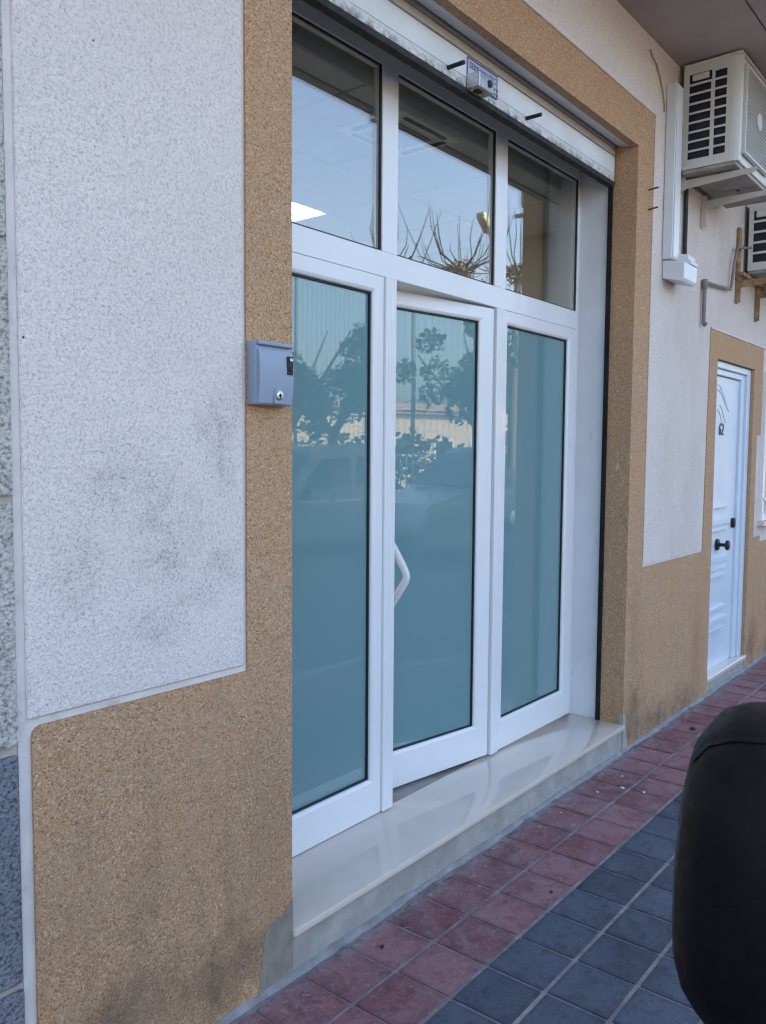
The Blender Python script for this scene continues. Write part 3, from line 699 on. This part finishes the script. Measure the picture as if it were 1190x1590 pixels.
def bracket(x, y1, z, mat, label, hz, w_=.036):
    t = thing('wall_bracket', label, 'bracket')
    a = new(); prism(a, [(-.002, z), (-.002, z-.045), (y1, z-.022), (y1, z)], x, x+.004, 'x'); box(a, x, x+w_, y1, -.002, z, z+.004)
    link('arm', a, mat, t)
    v = new(); box(v, x-.004, x+.05, -.006, -.0005, z-hz, z+.03); box(v, x-.004, x-.0005, -.034, -.006, z-hz, z+.03)
    for k in range(5): cyl(v, (x+.025, -.007, z-hz+.03+k*(hz-.02)/5), .006, .004, 'y', 8)
    link('wall_plate', v, mat, t)
bracket(3.05, -.40, 3.066, 'brk', 'near cream steel bracket arm under the upper air conditioner', .05)
bracket(3.42, -.40, 3.045, 'brk', 'far cream steel bracket arm with wall plate under the upper air conditioner', .15)
for x in (3.055, 3.425): crumb('rubber_mount', 0, 0, .01, 'gasket', 'black rubber mount on the %s cream bracket arm' % ('near' if x < 3.2 else 'far'), 'rubber mount', 'rubber mounts on the bracket arms').location = (x+.015, -.2, 3.078)
bracket(4.15, -.44, 2.70, 'rust', 'near rusty steel bracket under the lower air conditioner', .14, .05)
link_r = thing('bracket_rail', 'rusty upright rail behind the near arm of the lower bracket', 'bracket')
link('upright', B(4.14, 4.19, -.02, -.0006, 2.71, 3.05, .002), 'rust', link_r)
link('rail_bar', B(4.145, 5.0, -.05, -.021, 2.735, 2.76, .002), 'rust', link_r)
bracket(4.62, -.44, 2.70, 'rust', 'far rusty steel bracket under the lower air conditioner', .20, .05)

# ---- white trunking with junction box, pipes and cables
CT = thing('cable_trunking', 'white plastic trunking running down the wall into a stepped end box', 'trunking')
link('duct', B(2.815, 2.915, -.052, -.0003, 2.60, 3.515, .003, 2), 'trunk_w', CT)
link('duct_cover', B(2.825, 2.905, -.058, -.0525, 2.605, 3.51, .002), 'trunk_w', CT)
link('end_box', prism(new(), [(-.0003, 2.50), (-.105, 2.473), (-.118, 2.49), (-.118, 2.575), (-.0003, 2.598)], 2.825, 3.03, 'x', .004), 'trunk_w', CT)
link('end_box_lid', prism(new(), [(-.0005, 2.602), (-.12, 2.578), (-.122, 2.597), (-.108, 2.605), (-.104, 2.632), (-.06, 2.640), (-.0005, 2.64)], 2.92, 3.035, 'x', .004), 'trunk_w', CT)
tag(link('conduit', T([(3.125, -.014, 2.62), (3.12, -.014, 3.1)], .012, 10), 'cable', None, True), 'black conduit running up the wall beside the white trunking', 'conduit')
dp = thing('drain_pipe', 'short grey condensate pipe with elbow running across the wall', 'pipe')
link('pipe', T([(3.475, -.018, 2.34), (3.475, -.018, 2.58)], .012, 12), 'pipe', dp, True)
link('socket', T([(3.475, -.018, 2.545), (3.475, -.018, 2.60)], .017, 12), 'pipe', dp, True)
link('pipe', T([(3.475, -.02, 2.585), (3.70, -.02, 2.60), (3.98, -.02, 2.62), (4.0, -.02, 2.66), (4.02, -.025, 2.80), (4.06, -.03, 2.90), (4.25, -.06, 2.93)], .009, 10), 'pipe', dp, True)
link('outlet', T([(3.475, -.02, 2.34), (3.47, -.03, 2.33)], .015, 12), 'pipe', dp, True)
cbw = [(2.56, -.004, 3.60), (2.59, -.006, 3.575), (2.643, -.006, 3.558), (2.70, -.005, 3.51), (2.743, -.005, 3.46), (2.776, -.005, 3.39), (2.778, -.004, 3.36)]
tag(link('loose_cable', T(cbw, .0035, 6), 'tcable', None, True), 'thin tan cable hanging loose from the soffit corner', 'cable')
for z in (2.915, 2.815): tag(link('rusty_nail', T([(2.60, .01, z-.003), (2.605, -.05, z+.004)], .0045, 6), 'rustn'), 'rusty nail sticking out of the tan border, %s of two' % ('upper' if z > 2.9 else 'lower'), 'nail', 'rusty nails')

# ---- wing mirror of the vehicle the photographer stands beside
WM = thing('wing_mirror', 'black vehicle wing mirror jutting in close at the lower right', 'wing mirror', (.055, .0, -.007))
def outline(s=1.0, dz=0):
    p = [(-1.461, 1.149), (-1.4615, 1.20), (-1.466, 1.264), (-1.474, 1.303), (-1.488, 1.322), (-1.508, 1.331), (-1.545, 1.337), (-1.60, 1.334), (-1.650, 1.322), (-1.668, 1.30), (-1.672, 1.24), (-1.668, 1.14), (-1.655, 1.075), (-1.62, 1.045),
         (-1.565, 1.035), (-1.53, 1.042), (-1.505, 1.060), (-1.483, 1.080), (-1.470, 1.097), (-1.463, 1.12)]
    c = (-1.567, 1.187)
    return [(c[0]+(a-c[0])*s, c[1]+(b-c[1])*s+dz) for a, b in p]
mb = new(); rings = []
for x, s in ((-.99, .90), (-1.0, .985), (-1.015, 1.0), (-1.045, .985), (-1.075, .94), (-1.10, .84), (-1.118, .66), (-1.128, .40)):
    rings.append([mb.verts.new((x, a, b)) for a, b in outline(s)])
for a, b in zip(rings, rings[1:]):
    for k in range(20): mb.faces.new((a[k], a[(k+1) % 20], b[(k+1) % 20], b[k]))
mb.faces.new(rings[0]); mb.faces.new(rings[-1])
link('housing', mb, 'housing', WM, True)
cp = new(); rg = []
for x, s in ((-1.012, 1.002), (-1.03, 1.0), (-1.062, .968), (-1.085, .908)):
    rg.append([cp.verts.new((x, a, b)) for a, b in [outline(s)[i] for i in (3, 4, 5, 6, 7, 8, 9)]])
for a, b in zip(rg, rg[1:]):
    for k in range(6): cp.faces.new((a[k], a[k+1], b[k+1], b[k]))
link('housing_cap', cp, 'housing', WM, True)
link('mirror_glass', prism(new(), outline(.86), -.986, -.989, 'x'), 'steel', WM)
link('arm', prism(new(), [(-1.64, 1.06), (-1.64, 1.14), (-1.80, 1.15), (-1.80, 1.03)], -1.07, -1.0, 'x', .01), 'housing', WM, True)
link('mounting_plate', prism(new(), [(-1.12, 1.0), (-.82, 1.0), (-.82, 1.30), (-.90, 1.30)], -1.83, -1.80, 'y', .006), 'housing', WM)
dp_ = new(); prism(dp_, [(-1.12, .35), (-.1, .35), (-.1, 1.0), (-1.12, 1.0)], -1.86, -1.815, 'y', .012)
link('door_skin', dp_, 'nearpaint', WM)

# ================================================================== ACROSS THE STREET (seen mirrored in the glass)
def arc(cx_, cz_, r, a0, a1, n=10): return [(cx_+r*math.cos(R(a0+(a1-a0)*k/n)), cz_+r*math.sin(R(a0+(a1-a0)*k/n))) for k in range(n+1)]
def vehicle(name, label, cat, x, y, prof, width, wheels, wr, wins, scr, paint, lights_):
    """prof: side outline (x,z) nose at x=0 pointing to -x; y is the near side plane"""
    t = thing(name, label, cat, (x, y, G-.13))
    bm = prism(new(), prof, -width+.06, -.06, 'y')
    box_ = prism(bm, [(a, c) for a, c in prof], -width+.05, -.05, 'y') if False else None
    # body sides bulge a little below the windows
    low = [(a, min(c, .95)) for a, c in prof]
    prism(bm, [(prof[0][0]+.02, .28), (prof[0][0]+.03, .80), (prof[0][0]+.25, .95), (prof[-1][0]-.1, .95), (prof[-1][0]-.02, .80), (prof[-1][0]-.02, .28)], -width, 0, 'y', .04)
    link('body', bm, paint, t)
    for w_ in wins: link('window', prism(new(), w_, -width+.052, -.052, 'y'), 'vglass', t)
    for s_ in scr: link('windscreen', prism(new(), s_, -width+.13, -.13, 'y'), 'vglass', t)
    for wx in wheels:
        for yy in (-.11, -width+.11):
            wl_ = link('wheel', cyl(new(), (wx, yy, wr), wr, .21, 'y', 28, .02), 'tyre', t, True)
            link('rim', cyl(new(), (wx, yy, wr), wr*.62, .225, 'y', 24, .01), 'rim', wl_, True)
    for a in lights_: link(a[0], B(*a[1], .01), a[2], t)
    link('door_handle', B(wheels[0]+1.05, wheels[0]+1.2, -.004, .02, .93, .96, .006), 'gasket', t)
    m_ = link('side_mirror', B(wheels[0]+.33, wheels[0]+.45, .0, .16, .96, 1.14, .03, 2), 'housing', t, True)
    link('side_mirror', B(wheels[0]+.33, wheels[0]+.45, -width-.16, -width, .96, 1.14, .03, 2), 'housing', t, True)
    link('bumper', B(prof[0][0]-.04, prof[0][0]+.12, -width+.08, -.08, .22, .5, .04, 2), 'housing', t, True)
    return t
vprof = [(.0, .25), (-.02, .62), (.10, .92), (.85, 1.12), (1.02, 1.18), (1.62, 1.74), (1.80, 1.83), (2.6, 1.87), (3.85, 1.84), (4.02, 1.74), (4.10, 1.0), (4.10, .25)]
vehicle('delivery_van', 'white delivery van parked across the street, mirrored in the left pane', 'van', 6.45, -6.75, vprof, 1.78, (.80, 3.42), .31,
        [[(1.28, 1.16), (1.72, 1.62), (2.42, 1.66), (2.42, 1.14)], [(2.60, 1.16), (2.60, 1.66), (3.55, 1.66), (3.6, 1.16)]], [[(1.00, 1.21), (1.55, 1.72), (1.50, 1.74), (.92, 1.21)]], 'vanpaint',
        [('headlight', (.02, .30, -.40, -.06, .72, .90), 'lens'), ('headlight', (.02, .30, -1.72, -1.38, .72, .90), 'lens'), ('tail_light', (4.04, 4.12, -.22, -.08, .95, 1.3), 'tail')])
cprof = [(.0, .25), (-.02, .55), (.12, .75), (1.05, .94), (1.20, .99), (1.85, 1.40), (2.2, 1.46), (2.9, 1.46), (3.45, 1.38), (4.0, 1.02), (4.22, .95), (4.28, .25)]
vehicle('parked_car', 'dark saloon car parked behind the van across the street, mirrored in the middle pane', 'car', 10.95, -6.8, cprof, 1.72, (.82, 3.42), .31,
        [[(1.52, 1.0), (1.95, 1.36), (2.45, 1.40), (2.45, 1.0)], [(2.55, 1.0), (2.55, 1.40), (3.15, 1.36), (3.55, 1.02)]], [[(1.22, 1.02), (1.80, 1.38), (1.74, 1.40), (1.12, 1.01)]], 'carpaint',
        [('headlight', (.02, .28, -.40, -.06, .58, .72), 'lens'), ('headlight', (.02, .28, -1.66, -1.32, .58, .72), 'lens'), ('tail_light', (4.18, 4.30, -.34, -.06, .70, .86), 'tail')])
vehicle('parked_car', 'pale hatchback parked farthest along the street, mirrored in the right pane', 'car', 15.7, -6.8, cprof, 1.72, (.82, 3.42), .31,
        [[(1.52, 1.0), (1.95, 1.36), (2.45, 1.40), (2.45, 1.0)], [(2.55, 1.0), (2.55, 1.40), (3.15, 1.36), (3.55, 1.02)]], [[(1.22, 1.02), (1.80, 1.38), (1.74, 1.40), (1.12, 1.01)]], 'vanpaint',
        [('headlight', (.02, .28, -.40, -.06, .58, .72), 'lens'), ('headlight', (.02, .28, -1.66, -1.32, .58, .72), 'lens')])

def leaves(bm, c, rx, rz, n, size, rr):
    for _ in range(n):
        while True:
            p = Vector((rr.uniform(-1, 1), rr.uniform(-1, 1), rr.uniform(-1, 1)))
            if .15 < p.length < 1: break
        p = Vector((c[0]+p.x*rx, c[1]+p.y*rx, c[2]+p.z*rz))
        a = Vector((rr.uniform(-1, 1), rr.uniform(-1, 1), rr.uniform(-.8, .4))).normalized(); b = a.cross(Vector((rr.uniform(-1, 1), rr.uniform(-1, 1), rr.uniform(-1, 1)))).normalized()
        s = size*rr.uniform(.6, 1.3)
        vs = [bm.verts.new(p+a*s*u+b*s*v) for u, v in ((-.5, 0), (0, .36), (.6, .05), (.05, -.36))]; bm.faces.new(vs)
def tree(x, y, h, label, seed, nclump, spread, crown_z, group='trees across the street', dens=150, lean=0):
    rr = random.Random(seed); t = thing('street_tree', label, 'tree', (x, y, G), 0, group)
    tr = new(); fork = (lean*.5, 0, h*.42)
    tube(tr, [(0, 0, -.1), (lean*.2, .02, h*.2), fork], [.13, .11, .10], 10)
    tips = []
    for k in range(6):
        a = 2*math.pi*k/6+rr.uniform(-.4, .4); L = spread*rr.uniform(.6, 1.0); zt = crown_z+rr.uniform(-.5, .7)
        tip = (lean+L*math.cos(a), L*math.sin(a), zt); mid = (lean*.8+L*.45*math.cos(a), L*.45*math.sin(a), fork[2]+(zt-fork[2])*.45)
        tube(tr, [fork, mid, tip], [.065, .042, .016], 7); tips += [mid, tip]
        for q in range(2):
            b2 = a+rr.uniform(-.9, .9); e = (mid[0]+.6*math.cos(b2), mid[1]+.6*math.sin(b2), mid[2]+rr.uniform(.1, .7)); tube(tr, [mid, e], [.025, .008], 5); tips.append(e)
    link('trunk', tr, 'bark', t, True)
    cr = new()
    for k in range(nclump):
        p = tips[rr.randrange(len(tips))]
        c = (p[0]+rr.uniform(-.35, .35), p[1]+rr.uniform(-.35, .35), p[2]+rr.uniform(-.35, .35))
        leaves(cr, c, rr.uniform(.22, .42), rr.uniform(.16, .32), int(dens*.75), .12, rr)
    link('crown', cr, 'leaf', t, recalc=False)
tree(9.5, -9.0, 4.4, 'leafy street tree behind the white van, leftmost in the mirror image', 11, 34, 1.5, 3.4)
tree(11.1, -9.2, 4.6, 'slender leafy tree behind the van, second in the mirror image', 12, 24, 1.2, 3.5)
tree(13.15, -9.0, 5.2, 'forked leafy tree above the dark car in the mirror image', 13, 24, 1.4, 3.5, lean=.3)
tree(14.7, -9.1, 4.8, 'bushy leafy tree right of the forked one in the mirror image', 14, 32, 1.5, 3.4)
tree(16.0, -9.1, 5.6, 'tall leafy tree near the tennis fence post in the mirror image'.replace('tennis ', ''), 15, 24, 1.2, 4.2)
tree(20.0, -9.0, 5.0, 'dense leafy tree before the pink building in the mirror image', 16, 44, 1.4, 3.5)
def pollard(x, y, zc, label, seed, fan):
    rr = random.Random(seed); t = thing('pollarded_tree', label, 'tree', (x, y, G), 0, 'pollarded trees across the street')
    tr = new(); tube(tr, [(-.15, 0, -.1), (-.1, 0, zc*.5), (0, 0, zc)], [.14, .12, .09], 10); link('trunk', tr, 'bark', t, True)
    sh = new()
    for k in range(fan):
        a = rr.uniform(0, 2*math.pi); L = rr.uniform(.3, 1.9); out = rr.uniform(.5, 1.5); b = (out*math.cos(a), out*math.sin(a))
        tube(sh, [(0, 0, zc-.05), (b[0]*.7+rr.uniform(-.12, .12), b[1]*.7, zc+L*.22), (b[0]*1.0+rr.uniform(-.12, .12), b[1]*.95, zc+L*.6), (b[0]*1.1, b[1]*1.1, zc+L)], [.02, .015, .011, .004], 5)
    link('shoots', sh, 'twig', t, True)
    cr = new(); leaves(cr, (0, 0, zc), .34, .3, 420, .08, rr); leaves(cr, (-.25, .1, zc-.3), .7, .25, 260, .06, rr); link('crown', cr, 'dryleaf', t, recalc=False)
pollard(15.45, -9.0, 6.0, 'pollarded tree with bare upright shoots and brown leaf clump, mirrored in the middle upper pane', 21, 26)
pollard(18.15, -9.0, 6.4, 'pollarded tree with brown clump on a bare trunk, mirrored in the right upper pane', 22, 20)
pollard(13.2, -9.6, 5.6, 'pollarded tree with few bare shoots, mirrored low at the left of the middle upper pane', 23, 12)
# court fence
FN = thing('court_fence', 'tall wire mesh court fence on round posts behind the street trees', 'fence')
for k in range(15):
    x = 4.0+k*2.5
    link('post', T([(x, -10.7, -.1), (x, -10.7, 6.2)], .045, 8), 'post', FN, True)
for z in (2.45, 6.15): link('rail', T([(4, -10.7, z), (39, -10.7, z)], .025, 6), 'post', FN, True)
wm_ = new()
for k in range(int(35/.16)): box(wm_, 4+k*.16, 4.003+k*.16, -10.695, -10.688, 1.4, 6.1)
for k in range(int(4.7/.16)): box(wm_, 4, 39, -10.687, -10.680, 1.4+k*.16, 1.403+k*.16)
o = link('mesh', wm_, 'wire', FN); o['kind'] = 'stuff'
HG = thing('added_hedge', 'dark clipped hedge inside the court fence, put in to hide bright houses', 'added_hedge')  # unseen planting added to cut the bright band mirrored in the panes
hc = new(); rr_ = random.Random(5)
for k in range(60): leaves(hc, (4+k*.6, -11.6+rr_.uniform(-.2, .2), rr_.uniform(.8, 1.7)), .6, rr_.uniform(.6, 1.1), 150, .2, rr_)
link('foliage', hc, 'leaf', HG, recalc=False)
hs = new()
for k in range(36): tube(hs, [(4+k, -11.6, -.1), (4+k+.1, -11.6, 1.2)], [.04, .02], 5)
o = link('stems', hs, 'bark', HG); o['kind'] = 'stuff'
RLG = thing('low_railing', 'low pale railing with upright bars along the far pavement', 'railing')
for z in (.25, 1.5): link('rail', B(4, 39, -10.44, -10.40, z, z+.05), 'rail', RLG)
bar = link('bar', B(-.012, .012, -.012, .012, .3, 1.5), 'rail', RLG); bar.location = (4, -10.42, 0)
for k in range(1, 230):
    c = copy(bar, RLG); c.location = (4+k*.15, -10.42, 0)
LM = thing('street_lamp', 'street lamp with slanted head mirrored in the middle upper pane', 'street lamp', (17.3, -9.2, G))
link('pole', T([(0, 0, 0), (0, 0, 6.6), (-.1, .02, 7.0), (-.45, .1, 7.2)], [.07, .05, .04, .035], 10), 'post', LM, True)
hd = link('lamp_head', prism(new(), [(-.0, -.02), (-.12, -.07), (-.55, -.05), (-.66, .04), (-.55, .12), (-.1, .10)], -.11, .11, 'y', .02), 'lampmetal', LM, True); hd.location = (-.42, .1, 7.22); hd.rotation_euler = (0, R(35), 0)
def block_house(name, label, x0, x1, y, dep, h, wall, floors, cols, roofc='roof'):
    t = thing(name, label, 'building', (x0, y, G), 0, 'buildings beyond the court')
    link('wall', B(0, x1-x0, -dep, 0, -.5, h), wall, t)
    link('roof', prism(new(), [(-.4, h), (x1-x0+.4, h), (x1-x0+.1, h+.5), (.1, h+.5)], -dep-.3, .3, 'y'), roofc, t)
    W = x1-x0
    wn0 = None
    for f_ in range(floors):
        for c in range(cols):
            cx_ = W*(c+.5)/cols; z_ = 1.0+f_*(h-.6)/floors
            if wn0 is None:
                wn0 = link('window', B(-.55, .55, -.02, .03, 0, 1.3), 'vglass', t); fr = link('frame', sqring(new(), -.65, .65, -.1, 1.4, .1, -.01, .08), 'winframe', wn0); wv = wn0
            else:
                wv = copy(wn0, t); copy(fr, wv)
            wv.location = (cx_, 0, z_)
        if f_: link('balcony', B(W*.15, W*.85, .01, 1.0, .7+f_*(h-.6)/floors, .85+f_*(h-.6)/floors), wall, t)
block_house('apartment_block', 'sunlit pink apartment block beyond the trees, mirrored in the right pane', 50, 66, -30, 12, 8.4, 'pinkwall', 3, 5)
block_house('apartment_block', 'low cream house beyond the court, mirrored behind the middle pane trees', 30, 47, -34, 10, 4.6, 'creamwall', 1, 6)
block_house('apartment_block', 'cream terrace far left beyond the court, mirrored in the left pane', 14, 28, -30, 10, 3.6, 'creamwall', 1, 6)
